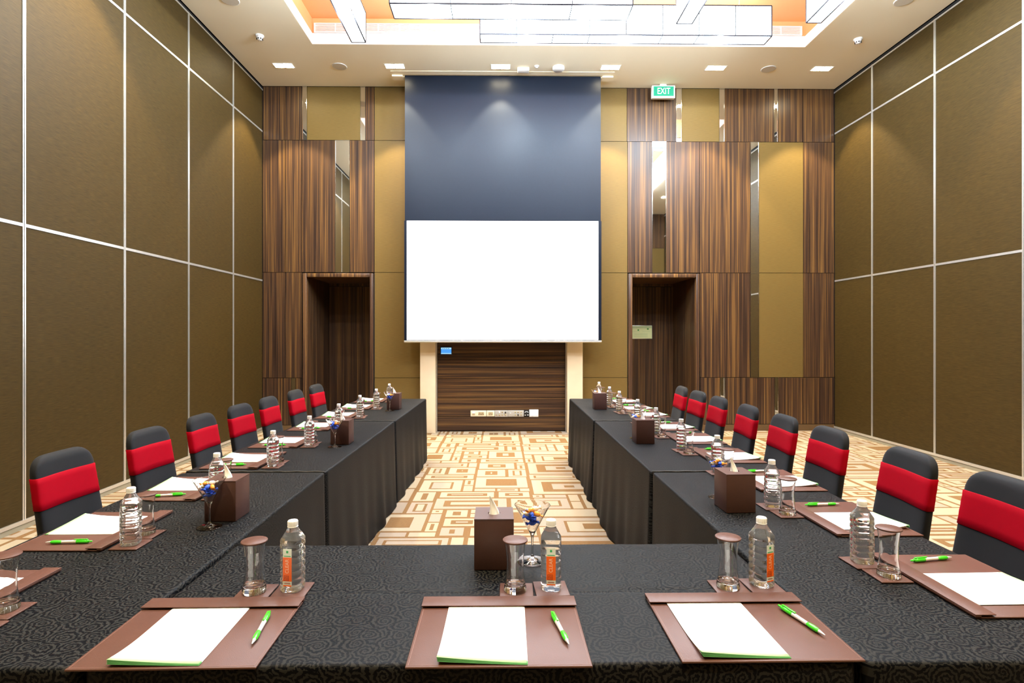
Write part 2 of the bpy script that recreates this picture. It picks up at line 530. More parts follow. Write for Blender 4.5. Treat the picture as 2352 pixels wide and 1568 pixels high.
# ------------------------------------------------------------------ partitions (left and right walls)
def partition(name, X, sgn, joints, label):
    """sgn +1: the room is on the +x side"""
    mb = MB(); a, b = sorted((X - sgn * .02, X - sgn * .16))
    mb.box(a, b, YN, YF + .02, 0, H)
    w = struct(add(name, (mb, DARK)), label)
    ys = [YN] + sorted(joints) + [YF]
    rows = [(.075, 2.37), (2.40, 4.715), (4.745, 5.375)]
    def bx(mb, y0, y1, z0, z1, d0, d1):
        a, b = sorted((X + sgn * d0, X + sgn * d1)); mb.box(a, b, y0, y1, z0, z1)
    for y0, y1 in zip(ys[:-1], ys[1:]):
        for z0, z1 in rows:
            p = MB(); bx(p, y0 + .014, y1 - .014, z0, z1, -.02, 0)
            add('fabric_panel', (p, FAB_Y), w)
    for y in joints:
        p = MB()
        bx(p, y - .015, y - .003, .05, 5.40, -.02, .006); bx(p, y + .003, y + .015, .05, 5.40, -.02, .006)
        add('trim_strip', (p, ALU), w)
    for z in (2.385, 4.73):
        for y0, y1 in zip(ys[:-1], ys[1:]):
            p = MB(); bx(p, y0 + .015, y1 - .015, z - .013, z + .013, -.02, .005)
            add('trim_strip', (p, ALU), w)
    p = MB(); bx(p, YN, YF, 5.375, 5.395, -.02, .008); add('top_trim', (p, ALU), w)
    p = MB(); bx(p, YN, YF, .045, .075, -.02, .012); add('bottom_trim', (p, ALU), w)
    p = MB(); bx(p, YN, YF, .0, .04, -.02, .004); add('floor_seal', (p, mat(name + '_seal', (.30, .26, .17), .6)), w)
    return w
partition('wall_left', XL, 1, [.92, 2.10, 3.28, 4.455, 5.638, 6.791, 7.923], 'folding partition of brown woven panels, left of the screen')
partition('wall_right', XR, -1, [1.0, 2.17, 3.33, 4.50, 5.66, 6.83, 7.99], 'folding partition of brown woven panels, right of the screen')

# ------------------------------------------------------------------ far wall
Z1, Z2, Z3, ZP = 4.60, 2.514, .85, .105
D1 = (-3.038, -2.045, 2.437)     # opening of the doorways
D2 = (2.108, 3.123, 2.437)
mb = MB()
yb0, yb1 = YF + .025, YF + .15
for a, b in ((XL - .1, D1[0] - .02), (D1[1] + .02, D2[0] - .02), (D2[1] + .02, XR + .1)):
    mb.box(a, b, yb0, yb1, 0, H)
for d in (D1, D2):
    mb.box(d[0] - .02, d[1] + .02, yb0, yb1, d[2] + .02, H)
wf = struct(add('wall_far', (mb, DARK)), 'far wall clad in striped wood, gold fabric and mirror strips')
def panel(x0, x1, z0, z1, kind, front=0.0):
    p = MB(); g = .0035
    p.box(x0 + g, x1 - g, YF - front, YF + .03, z0 + g, z1 - g)
    if kind == 'w':
        add('wood_panel', (p, WOODV), wf)
    elif kind == 'h':
        add('wood_board', (p, WOODH), wf)
    elif kind == 'g':
        add('fabric_panel', (p, GOLD_X), wf)
    elif kind == 'm':
        q = MB(); q.box(x0 + .006, x1 - .006, YF - .001, YF + .03, z0 + .006, z1 - .006)
        add('mirror_strip', (q, MIRROR), wf)
        e = MB()
        e.box(x0, x0 + .005, YF - .006, YF + .03, z0, z1); e.box(x1 - .005, x1, YF - .006, YF + .03, z0, z1)
        e.box(x0 + .005, x1 - .005, YF - .006, YF + .03, z0, z0 + .005); e.box(x0 + .005, x1 - .005, YF - .006, YF + .03, z1 - .005, z1)
        add('mirror_edge', (e, CHROME), wf)
HT = H - .004
# left of the screen
for a in ((XL + .002, -3.38, Z1, HT, 'w'), (-3.38, -3.106, Z1, HT, 'w'), (-3.106, -3.038, Z1, HT, 'm'), (-3.038, -2.196, Z1, HT, 'g'),
          (-2.196, -2.120, Z1, HT, 'm'), (-2.120, -1.976, Z1, HT, 'w'), (-1.976, -1.16, Z1, HT, 'g'),
          (XL + .002, -3.38, Z2, Z1, 'w'), (-3.38, -3.12, Z2, Z1, 'w'), (-3.12, -2.593, Z2, Z1, 'w'), (-2.593, -2.367, Z2, Z1, 'm'),
          (-2.367, -1.976, Z2, Z1, 'w'), (-1.976, -1.16, Z2, Z1, 'g'),
          (XL + .002, -3.38, Z3, Z2, 'w'), (-3.38, -3.115, Z3, Z2, 'w'), (-1.976, -1.16, Z3, Z2, 'g'),
          (XL + .002, -3.414, ZP, Z3, 'w'), (-3.414, -3.283, ZP, Z3, 'w'), (-3.283, -3.218, ZP, Z3, 'm'), (-3.218, -3.115, ZP, Z3, 'w'),
          (-1.976, -1.16, .002, Z3, 'g'),
          # right of the screen
          (1.22, 2.025, Z1, HT, 'g'), (2.025, 2.810, Z1, HT, 'w'), (2.810, 2.896, Z1, HT, 'm'), (2.896, 3.499, Z1, HT, 'g'), (3.499, 3.582, Z1, HT, 'm'),
          (3.582, 4.377, Z1, HT, 'w'), (4.377, 4.432, Z1, HT, 'm'), (4.432, 4.838, Z1, HT, 'w'), (4.838, XR - .002, Z1, HT, 'w'),
          (1.22, 2.035, Z2, Z1, 'g'), (2.035, 2.428, Z2, Z1, 'w'), (2.428, 2.650, Z2, Z1, 'm'), (2.650, 3.182, Z2, Z1, 'w'), (3.182, 4.0, Z2, Z1, 'w'),
          (4.0, 4.132, Z2, Z1, 'm'), (4.132, 4.845, Z2, Z1, 'g'), (4.845, 4.936, Z2, Z1, 'w'), (4.936, XR - .002, Z2, Z1, 'w'),
          (1.22, 2.035, Z3, Z2, 'g'), (3.192, 4.0, Z3, Z2, 'w'), (4.0, 4.132, Z3, Z2, 'm'), (4.132, 4.845, Z3, Z2, 'g'), (4.845, XR - .002, Z3, Z2, 'w'),
          (1.22, 2.035, .002, Z3, 'g'), (3.192, 3.515, ZP, Z3, 'w'), (3.515, 3.592, ZP, Z3, 'm'), (3.592, 4.388, ZP, Z3, 'w'), (4.388, 4.444, ZP, Z3, 'm'),
          (4.444, 4.845, ZP, Z3, 'w'), (4.845, XR - .002, ZP, Z3, 'w')):
    panel(*a)
for a, b in ((XL + .002, -3.115), (3.192, XR - .002)):
    p = MB(); p.box(a, b, YF - .004, YF + .03, .002, ZP - .004); add('plinth', (p, SKIRTB), wf)
# middle: stone pilasters and horizontal boards
for a, b in ((-1.234, -.994), (1.055, 1.298)):
    p = MB(); p.rbox(a, b, 8.74, YF + .02, .001, H - .004, .004)
    add('stone_pilaster', (p, STONE), wf)['label'] = 'cream stone pilaster'
zs = [.012, .237, .533, .837, 1.134, 1.43, 1.73, 2.6, 3.5, 4.4, 5.44]
for z0, z1 in zip(zs[:-1], zs[1:]):
    panel(-.985, 1.046, z0, z1, 'h', .002)
for x in (-.9895, 1.0505):
    p = MB(); p.box(x - .004, x + .004, YF - .012, YF + .02, .002, H - .01); add('metal_edge', (p, ALU), wf)

def doorway(name, d, label):
    x0, x1, zt = d
    o = stempty(name, label)
    f = .062; p = MB()
    p.rbox(x0 - f, x0, YF - .025, YF + .06, .001, zt + f, .006); p.rbox(x1, x1 + f * .8, YF - .025, YF + .06, .001, zt + f, .006)
    p.rbox(x0, x1, YF - .025, YF + .06, zt, zt + f, .006)
    add('door_frame', (p, WOODF), o)
    yb = 10.09
    p = MB(); p.box(x0 - .03, x1 + .03, yb, yb + .04, 0, zt - .045); add('back_panel', (p, WOODV), o)
    p = MB(); p.box(x0 - .03, x1 + .03, yb - .004, yb + .04, zt - .038, zt + .06); add('top_rail', (p, WOODV), o)
    for a, b in ((x0 - .04, x0 - .004), (x1 + .004, x1 + .04)):
        p = MB(); p.box(a, b, YF + .06, yb, 0, zt + .06); add('side_panel', (p, WOODV), o)
    p = MB(); p.box(x0 - .004, x1 + .004, YF + .06, yb, zt + .012, zt + .05); add('soffit', (p, WOODF), o)
    p = MB(); p.box(x0 - .004, x1 + .004, yb - .015, yb - .002, .001, .10); add('plinth', (p, SKIRTB), o)
doorway('door_1', D1, 'recessed wood doorway left of the screen')
doorway('door_2', D2, 'recessed wood doorway right of the screen')
# near wall, behind the camera: wood above, gold fabric below (it shows in the mirrors)
mb = MB(); mb.box(XL - .1, XR + .1, YN - .1, YN - .02, 0, H)
wn = struct(add('wall_near', (mb, DARK)), 'wall behind the camera')
for k in range(8):
    xa = XL + (XR - XL) * k / 8; xb = XL + (XR - XL) * (k + 1) / 8
    p = MB(); p.box(xa + .004, xb - .004, YN - .02, YN, 4.35, H - .005); add('wood_panel', (p, WOODV), wn)
    p = MB(); p.box(xa + .004, xb - .004, YN - .02, YN, .01, 4.34); add('fabric_panel' if k % 3 else 'wood_panel', (p, GOLD_X if k % 3 else WOODV), wn)

# ------------------------------------------------------------------ lanterns in the coffer
def lantern(label, x0, x1, y0, y1, z0, z1, n, axis):
    o = thing('box_lantern', label, 'ceiling lantern', ((x0 + x1) / 2, (y0 + y1) / 2, z0), 0, 'glowing box lanterns in the coffer')
    hx, hy, h = (x1 - x0) / 2, (y1 - y0) / 2, z1 - z0
    p = MB(); p.box(-hx, hx, -hy, hy, 0, h); add('diffuser', (p, LANT), o)
    p = MB(); e = .0065; q = .003
    for sx in (-1, 1):
        for sy in (-1, 1):
            p.box(sx * hx - e, sx * hx + e, sy * hy - e, sy * hy + e, -q, h)
    for zz in (0, h):
        for s in (-1, 1):
            p.box(-hx, hx, s * hy - e, s * hy + e, zz - e, zz + e); p.box(s * hx - e, s * hx + e, -hy, hy, zz - e, zz + e)
    for k in range(1, n):
        if axis == 'x':
            x = -hx + 2 * hx * k / n; p.box(x - .005, x + .005, -hy - q, hy + q, -q, h)
        else:
            y = -hy + 2 * hy * k / n; p.box(-hx - q, hx + q, y - .005, y + .005, -q, h)
    add('frame', (p, LANTF), o)
    m = max(3, round(max(hx, hy) * 2 / 1.1))
    for k in range(m):
        u = -1 + 2 * (k + .5) / m
        ld = bpy.data.lights.new('lantern_beam', 'POINT')
        ld.energy = LANTERN_W; ld.color = LANTERN_C; ld.shadow_soft_size = .03
        l = bpy.data.objects.new('lantern_beam', ld); COL.objects.link(l)
        l.location = ((x0 + x1) / 2 + (hx * u if axis == 'x' else 0), (y0 + y1) / 2 + (hy * u if axis == 'y' else 0), z0 - .025)
    for s in (-.8, .8):
        p = MB()
        (p.box(hx * s - .004, hx * s + .004, -.004, .004, h, CZ - z0) if axis == 'x' else p.box(-.004, .004, hy * s - .004, hy * s + .004, h, CZ - z0))
        add('hanger', (p, ALU), o)
LZ0, LZ1 = 5.15, 5.512
lantern('long glowing white box lantern across the coffer nearest the projection screen', -.235, 3.30, 6.77, 6.966, LZ0, LZ1, 8, 'x')
lantern('wide glowing box lantern across the coffer, above the screen and nearer the camera', -1.203, 1.466, 6.157, 6.448, LZ0, LZ1, 4, 'x')
lantern('lengthwise glowing lantern at the coffer side away from the EXIT sign', -1.828, -1.659, 2.4, 6.975, LZ0, LZ1, 7, 'y')
lantern('lengthwise glowing lantern ending in front of the cross lantern, over the EXIT side table', 2.06, 2.242, 2.4, 6.514, LZ0, LZ1, 6, 'y')
lantern('lengthwise glowing lantern at the outer coffer edge by the EXIT side partition', 3.563, 3.732, 2.4, 6.477, LZ0, LZ1, 6, 'y')
lantern('added glowing box lantern across the middle of the coffer, unseen above the tables', -.9, 1.7, 4.1, 4.38, LZ0, LZ1, 4, 'x')  # unseen extra lantern, added because the room needs its light

# ------------------------------------------------------------------ ceiling fittings
def make_downlight():
    o = thing('downlight', '', 'downlight', group='twin square downlights in the ceiling')
    p = MB(); w, d, e = .145, .075, .012
    p.box(-w, w, -d, -d + e, -.004, -.0005); p.box(-w, w, d - e, d, -.004, -.0005)
    p.box(-w, -w + e, -d + e, d - e, -.004, -.0005); p.box(w - e, w, -d + e, d - e, -.004, -.0005); p.box(-.006, .006, -d + e, d - e, -.004, -.0005)
    add('trim_ring', (p, WHITE), o)
    for s in (-1, 1):
        p = MB(); a, b = sorted((s * .006, s * (w - e))); p.box(a + .002, b - .002, -d + e + .002, d - e - .002, -.003, -.0008)
        add('lamp', (p, LAMP), o)
    return o
def downlight(x, y, label):
    place('downlight', make_downlight, (x, y, H), 0, label, 'twin square downlights in the ceiling')
    ld = bpy.data.lights.new('downlight_beam', 'SPOT')
    ld.energy = SPOT_W; ld.color = SPOT_C; ld.spot_size = R(78); ld.spot_blend = .28; ld.shadow_soft_size = .05
    l = bpy.data.objects.new('downlight_beam', ld); COL.objects.link(l); l.location = (x, y, H - .012)
DLX = [-3.143, -1.528, .018, 1.629, 3.178, 4.751]
DLN = ['first downlight of the far row, nearest the partition away from the EXIT sign', 'second downlight of the far row, beside the screen edge away from EXIT',
       'third downlight of the far row, above the middle of the projection screen', 'fourth downlight of the far row, above the screen edge nearest EXIT',
       'fifth downlight of the far row, above and past the EXIT sign', 'last downlight of the far row, by the partition on the EXIT side']
for x, n in zip(DLX, DLN):
    downlight(x, 8.22, n)
for y, n in ((5.05, 'middle'), (1.9, 'nearest')):
    downlight(-3.143, y, n + ' side downlight along the partition away from the EXIT sign')
    downlight(4.751, y, n + ' side downlight along the partition on the EXIT side')
for x in (-1.5, .8, 3.2):
    downlight(x, .55, 'ceiling downlight behind the camera, over the end wall')

def make_smoke():
    o = thing('smoke_detector', '', 'smoke detector')
    p = MB(); p.lathe([(.001, -.0005), (.055, -.0005), (.055, -.012), (.048, -.022), (.040, -.024)], 24); add('base', (p, WHITE), o)
    p = MB(); p.lathe([(.040, -.024), (.038, -.040), (.030, -.058), (.018, -.064), (.001, -.065)], 24); hd = add('head', (p, WHITE), o)
    p = MB()
    for k in range(8):
        a = 2 * PI * k / 8; c = (.0355 * math.cos(a), .0355 * math.sin(a)); p.box(c[0] - .006, c[0] + .006, c[1] - .006, c[1] + .006, -.056, -.044)
    add('vent', (p, BLACK), hd)
    return o
place('smoke', make_smoke, (-3.143, 7.40, H), 0, 'small white smoke detector by the partition away from the EXIT sign', 'smoke detectors on the ceiling')
place('smoke', make_smoke, (4.755, 7.39, H), .5, 'small white smoke detector by the partition on the EXIT side', 'smoke detectors on the ceiling')
def make_speaker():
    o = thing('ceiling_speaker', '', 'speaker')
    p = MB(); p.lathe([(.105, -.0005), (.105, -.006), (.098, -.009)], 32); add('rim', (p, WHITE), o)
    p = MB(); p.lathe([(.098, -.0085), (.001, -.0095)], 32); add('speaker_grille', (p, mat('speaker_mesh', (.62, .56, .46), .6)), o)
    return o
for loc, lab in (((-2.335, 8.233, H), 'flat round ceiling speaker between the first two far downlights'), ((3.967, 8.236, H), 'flat round ceiling speaker between the last two far downlights'),
                 ((-3.158, 6.62, H), 'round ceiling speaker at the frame top, away from the EXIT sign'), ((4.752, 6.54, H), 'round ceiling speaker at the frame top on the EXIT side')):
    place('speaker', make_speaker, loc, 0, lab, 'round speakers in the ceiling')
p = MB(); p.rbox(-.085, .085, -.05, .05, -.05, -.0005, .008)
tag(add('ceiling_sensor_box', (p, WHITE), None, (.35, 8.27, H)), 'white rectangular sensor box on the ceiling beside the middle downlight', 'sensor')
p = MB(); p.lathe([(.001, -.0005), (.035, -.0005), (.035, -.008), (.022, -.012), (.018, -.028), (.001, -.03)], 20)
tag(add('sprinkler_cap', (p, WHITE), None, (.544, 8.19, H)), 'tiny round white sprinkler cap on the ceiling above the screen', 'sprinkler')
p = MB(); p.lathe([(.001, -.0005), (.088, -.0005), (.088, -.035), (.078, -.046), (.001, -.048)], 28)
tag(add('motion_detector', (p, WHITE), None, (.865, 8.22, H)), 'round white motion detector on the ceiling above the screen', 'detector')
# slot cover for the screen
p = MB()
p.box(-1.62, 1.72, 8.36, 8.475, H - .006, H - .0005); p.box(-1.62, -1.46, 8.475, 8.62, H - .03, H - .0005); p.box(1.56, 1.72, 8.475, 8.62, H - .03, H - .0005)
p.box(-1.46, 1.56, 8.54, 8.62, H - .012, H - .0005)
struct(add('trim_1', (p, CREAM)), 'cream cover of the screen slot in the ceiling')

# ------------------------------------------------------------------ projection screen
ps = thing('projection_screen', 'large white projection screen hanging on a long black drop', 'projection screen', (0, 8.5, 0))
p = MB(); p.box(-1.428, 1.535, -.004, .004, 3.252, H - .008); add('black_drop', (p, SCRB), ps)['label'] = 'black upper drop of the screen'
p = MB(); p.box(-1.438, 1.546, -.002, .005, 1.44, 3.252); add('black_border', (p, SCRB), ps)
p = MB(); p.box(-1.400, 1.499, -.005, -.0025, 1.450, 3.250); add('white_surface', (p, SCRW), ps)
p = MB(); p.rbox(-1.442, 1.55, -.014, .014, 1.412, 1.441, .008); add('bottom_bar', (p, ALU), ps)

# ------------------------------------------------------------------ things on the far wall
ex = thing('exit_sign', 'green lit EXIT sign hanging under the ceiling beside the screen', 'exit sign', (2.561, 8.75, 5.224))
p = MB(); p.rbox(-.181, .181, -.02, .05, 0, .195, .006); add('housing', (p, WHITE), ex)
p = MB(); p.box(-.158, .158, -.0225, -.0195, .028, .178); fc = add('sign_face', (p, EXITG), ex)
tm = text_mesh('EXIT', .140, .001, bold=.0, sx=.72); tm.materials.clear(); tm.materials.append(EXITW)
to = add('lettering', tm, fc, (0, -.0235, .101)); to.rotation_euler = (R(90), 0, 0)
p = MB(); p.box(-.05, .05, 0, .03, .195, .224); add('bracket', (p, WHITE), ex)

pl = thing('wall_plaque', 'pale yellow-green evacuation plan on the doorway back panel near EXIT', 'plaque', (2.545, 10.088, 1.458))
p = MB(); p.rbox(-.215, .206, -.010, -.001, 0, .242, .003); add('board', (p, ALU), pl)
p = MB(); p.box(-.208, .199, -.012, -.0095, .007, .235, 0)
p.box(-.205, .196, -.0126, -.0119, .190, .232, 1); p.box(.11, .14, -.0132, -.0119, .165, .19, 2); p.box(-.06, -.035, -.0132, -.0119, .145, .17, 2)
for k in range(5):
    p.box(-.12, .12, -.0126, -.0119, .03 + k * .016, .036 + k * .016, 1)
p.box(-.17, -.02, -.0126, -.0119, .125, .13, 1); p.box(.02, .17, -.0126, -.0119, .13, .135, 1)
add('printed_sheet', (p, [PLAQ, PLAQ2, PLAQG]), pl)

yw = YF - .002
def plate(name, label, cat, x0, x1, z0, z1, m):
    o = thing(name, label, cat, ((x0 + x1) / 2, yw, z0))
    w = (x1 - x0) / 2
    p = MB(); p.rbox(-w, w, -.010, -.0005, 0, z1 - z0, .003); add('plate', (p, m), o)
    return o, w, z1 - z0
def bits(o, name, lst, m):
    p = MB()
    for (x0, x1, z0, z1) in lst:
        p.box(x0, x1, -.0135, -.0095, z0, z1)
    return add(name, (p, m), o)
z0, z1 = .237, .332
o, w, h = plate('socket_plate', 'cream double socket plate at the end of the low wall outlet row', 'socket', -.457, -.209, z0, z1, CREAMP)
bits(o, 'socket_face', [(-.002, .088, .022, .070)], TAN); bits(o, 'switch', [(-.098, -.055, .05, .072)], WHITE); bits(o, 'switch_base', [(-.098, -.055, .022, .046)], TAN)
p = MB()
for x in (.02, .064):
    for dx, dz in ((0, .055), (-.013, .034), (.013, .034)):
        p.box(x + dx - .004, x + dx + .004, -.0145, -.013, dz - .004, dz + .004)
add('pin_holes', (p, BLACK), o)
o, w, h = plate('socket_plate', 'cream single socket plate between the double socket and grey plates', 'socket', -.203, -.078, z0, z1, CREAMP)
bits(o, 'socket_face', [(-.035, .035, .022, .070)], TAN)
p = MB()
for dx, dz in ((0, .055), (-.014, .034), (.014, .034)):
    p.box(dx - .004, dx + .004, -.0145, -.013, dz - .004, dz + .004)
add('pin_holes', (p, BLACK), o)
def jacks(o, pts):
    for (x, z, m) in pts:
        p = MB()
        if m == 'b':
            p.lathe([(.012, .009), (.012, .026), (.001, .027)], 12, (x, 0, z), '-y'); add('audio_plug', (p, BLACK), o)
        else:
            p.lathe([(.009, .009), (.009, .014), (.004, .0145)], 12, (x, 0, z), '-y'); j = add('jack', (p, BRASS), o)
            p = MB(); p.lathe([(.0045, .0135), (.0045, .018), (.001, .018)], 10, (x, 0, z), '-y'); add('jack_pin', (p, BLACK), j)
o, w, h = plate('audio_plate', 'grey audio plate with four jacks below and a white switch', 'connector plate', -.074, .133, z0 - .006, z1 + .002, GREYP)
jacks(o, [(-.075, .03, 'j'), (-.031, .03, 'j'), (.015, .03, 'j'), (.066, .03, 'j'), (.015, .074, 'j'), (.066, .072, 'b')]); bits(o, 'switch', [(-.04, -.022, .065, .09)], WHITE)
o, w, h = plate('audio_plate', 'grey audio plate with two rows of three jacks, by the black plate', 'connector plate', .135, .385, z0 - .004, z1 + .002, GREYP)
jacks(o, [(-.01, .072, 'j'), (.035, .072, 'j'), (.083, .072, 'j'), (-.01, .029, 'j'), (.035, .029, 'b'), (.083, .029, 'j')])
p = MB(); p.lathe([(.009, .009), (.008, .014), (.001, .016)], 14, (-.09, 0, .055), '-y'); add('button', (p, WHITE), o)
o, w, h = plate('connector_plate', 'small black connector plate with white marks beside the white switch', 'connector plate', .389, .468, z0 + .004, z1, BLACK)
p = MB()
for s in (-1, 1):
    i = [(s * .003, .080), (s * .030, .064), (s * .030, .056), (s * .003, .070)]
    q = [(x, -.0115, z) for x, z in i]
    p.quad(*(q if s < 0 else q[::-1]))
p.box(-.028, -.012, -.0115, -.0098, .012, .022); p.box(.012, .030, -.0115, -.0098, .018, .026); p.box(.018, .025, -.0115, -.0098, .010, .018)
add('white_marks', (p, WHITE), o)
o, w, h = plate('switch_plate', 'white two-rocker switch plate at the end of the outlet row', 'switch', .473, .617, z0 - .008, z1 + .014, WHITE)
for s in (-1, 1):
    p = MB(); a, b = sorted((s * .003, s * .064)); p.rbox(a, b, -.016, -.009, .012, .105, .003); add('rocker', (p, CAPW), o)
tp = thing('touch_panel', 'small lit blue touch panel on the wood under the screen', 'touch panel', (-.842, yw, 1.215))
p = MB(); p.rbox(-.095, .095, -.014, -.0005, 0, .125, .005); add('bezel', (p, NAVY), tp)
p = MB(); p.box(-.081, .081, -.0155, -.0135, .012, .112, 0); p.box(-.081, .081, -.0162, -.0154, .088, .112, 1); p.box(-.081, .081, -.0162, -.0154, .012, .026, 1)
for k in range(4):
    p.box(-.06 + k * .03, -.042 + k * .03, -.0168, -.016, .094, .102, 2)
add('display', (p, [DISP, DISPL, NAVY]), tp)

# ------------------------------------------------------------------ tablecloths
def tablecloth(x0, x1, y0, y1, label, rz=0.0, amp=(1, 1, 1, 1), seed=1, crease=None, tuck=None, flat=None, hem=False):
    """amp: fold depth on the -y, +x, +y, -x sides"""
    rn = random.Random(seed)
    cx_, cy_ = (x0 + x1) / 2, (y0 + y1) / 2
    a, b = (x1 - x0) / 2, (y1 - y0) / 2
    r = .014
    step = .03
    def ax(h):
        n = max(8, int(2 * h / step)); return [-h + 2 * h * k / n for k in range(n + 1)]
    xs, ys = ax(a - r), ax(b - r)
    if crease is not None:
        c = crease - cy_
        ys = sorted(set([y for y in ys if abs(y - c) > .012] + [c - .008, c - .003, c, c + .003, c + .008]))
    mb = MB(); nx, ny = len(xs), len(ys)
    def zt(x, y):
        z = TZ - .0006 * (1 + math.sin(x * 23 + seed) * math.sin(y * 17 + seed * 2))
        if crease is not None:
            z += .0035 * max(0, 1 - abs(y - (crease - cy_)) / .006)
        return z
    for y in ys:
        for x in xs:
            mb.v.append((x, y, zt(x, y)))
    for j in range(ny - 1):
        for i in range(nx - 1):
            k = j * nx + i; mb.f.append((k, k + 1, k + nx + 1, k + nx)); mb.m.append(0); mb.sm.append(True)
    per = [(i, 0, 0) for i in range(nx)] + [(nx - 1, j, 1) for j in range(ny)] + [(i, ny - 1, 2) for i in reversed(range(nx))] + [(0, j, 3) for j in reversed(range(ny))]
    nrm = [(0, -1), (1, 0), (0, 1), (-1, 0)]
    ph = [rn.random() * 6 for _ in range(8)]
    loops = []
    prof = [(0, 0), (.45, -.06), (.8, -.30), (.97, -.7), (1, -1.2)]
    levels = [('arc', p) for p in prof] + [('drop', d) for d in (.06, .14, .24, .34, .44, .54, .62, .69, .738)]
    for kind, p in levels:
        lp = []
        for (i, j, s) in per:
            x, y = xs[i], ys[j]
            nxn, nyn = nrm[s]
            if kind == 'arc':
                o_ = r * p[0]; z = zt(x, y) + r * p[1]
            else:
                u = (x if s in (0, 2) else y)
                L_ = (a if s in (0, 2) else b)
                edge = min(1.0, (L_ - abs(u)) / .10)
                t_ = p / .738
                fold = .55 + .45 * math.sin(u * 9.5 + ph[s] + 1.6 * math.sin(u * 3.1 + ph[s + 4])) + .25 * math.sin(u * 23 + ph[s])
                am = amp[s]
                if flat is not None and s == flat:
                    am *= min(1, max(0, (u + cy_ - 2.12) / .12))
                o_ = r + am * (.016 * t_ + (.030 * t_ ** 1.5) * fold * edge)
                z = TZ - r * 1.2 - p * (TZ - .012 - r * 1.2) / .738
                if s == tuck:      # pushed in under the top by the chair seats
                    q_ = min(1, max(0, (.70 - z) / .19)); o_ = r * (1 - q_) - .345 * q_ * q_ * (3 - 2 * q_)
            X_ = x + nxn * o_
            if tuck is not None and kind == 'drop':
                q_ = min(1, max(0, (.70 - z) / .19)); lim = a + .02 * (1 - q_) - .345 * q_ * q_ * (3 - 2 * q_)
                X_ = min(X_, lim) if tuck == 1 else max(X_, -lim)
            lp.append((X_, y + nyn * o_, z))
        loops.append(lp)
    mb.rings(loops, True)
    me = mb.mesh('tablecloth', DAMASK)
    bm = bmesh.new(); bm.from_mesh(me); bmesh.ops.remove_doubles(bm, verts=bm.verts[:], dist=.00005)
    bmesh.ops.recalc_face_normals(bm, faces=bm.faces[:]); bm.to_mesh(me); bm.free()
    cl = add('tablecloth', me, None, (cx_, cy_, 0), rz)
    if hem:
        p = MB(); q = []
        for k in range(41):
            x = -a + .01 + (2 * a - .02) * k / 40
            z_ = TZ - .0005 + .0008 * math.sin(x * 60)
            q.append([(x, -b + .007 + .0035 * math.cos(t_), z_ + .0028 * math.sin(t_)) for t_ in [2 * PI * m_ / 8 for m_ in range(8)]])
        p.rings(q, True, True, True); add('hem', (p, HEM), cl)
    return tag(cl, label, 'tablecloth', 'black damask cloths on the tables')
G = .006
tablecloth(-1.785, -.983, 1.31, 3.186 - G, 'black damask cloth on the first table, row away from the EXIT sign', 0, (.2, .6, 0, 1), 1, tuck=3, flat=1)
tablecloth(-1.765, -.961, 3.190, 5.080 - G, 'black damask cloth on the middle table, row away from the EXIT sign', R(-1.1), (0, .9, 0, 1), 2, tuck=3, flat=None, hem=True)
tablecloth(-1.725, -.914, 5.088, 6.862, 'black damask cloth on the farthest table, row away from the EXIT sign', R(-1.6), (0, .7, .8, 1), 3, tuck=3, flat=None, hem=True)
tablecloth(.862, 1.625, 1.31, 3.163 - G, 'black damask cloth on the first table of the EXIT side row', 0, (.2, .7, 0, .6), 4, tuck=1, flat=3)
tablecloth(.856, 1.622, 3.167, 5.058 - G, 'black damask cloth on the middle table of the EXIT side row', 0, (0, .7, 0, 1), 5, tuck=1, flat=None, hem=True)
tablecloth(.852, 1.618, 5.066, 6.845, 'black damask cloth on the farthest table of the EXIT side row', 0, (0, .7, .8, 1), 6, tuck=1, flat=None, hem=True)
tablecloth(-.968, .846, 1.315, 2.078, 'black damask cloth on the cross table nearest the camera, joining both rows', 0, (.5, 0, .8, 0), 7, 1.686)

# ------------------------------------------------------------------ chairs
def sup(hw, ht, n, seg):
    out = []
    for k in range(seg):
        a = 2 * PI * k / seg
        c, s = math.cos(a), math.sin(a)
        out.append((hw * math.copysign(abs(c) ** (2 / n), c), ht * math.copysign(abs(s) ** (2 / n), s)))
    return out
def back_section(z, grow=0.0, wob=0.0):
    """cross-section of the backrest at height z, chair faces +y, x is its width"""
    t_ = (z - .44) / .50
    hw = .188 - .016 * max(0, t_)
    rr = .085
    ztop = .980
    if z > ztop - rr:
        q = min(1, (z - (ztop - rr)) / rr); hw = hw - rr * .95 * (1 - math.sqrt(max(0, 1 - q * q)))
    ht = .026
    if z > ztop - .03:
        q = min(1, (z - (ztop - .03)) / .03); ht *= math.sqrt(max(.02, 1 - q * q))
    yb = -.20 - .16 * max(0, z - .46)
    pts = []
    for (x, y) in sup(hw + grow, ht + grow, 4.5, 40):
        bow = .018 * (1 - (x / .22) ** 2)
        zz = z + wob * math.sin(x * 9 + 1)
        pts.append((x, yb + y - bow, zz))
    return pts
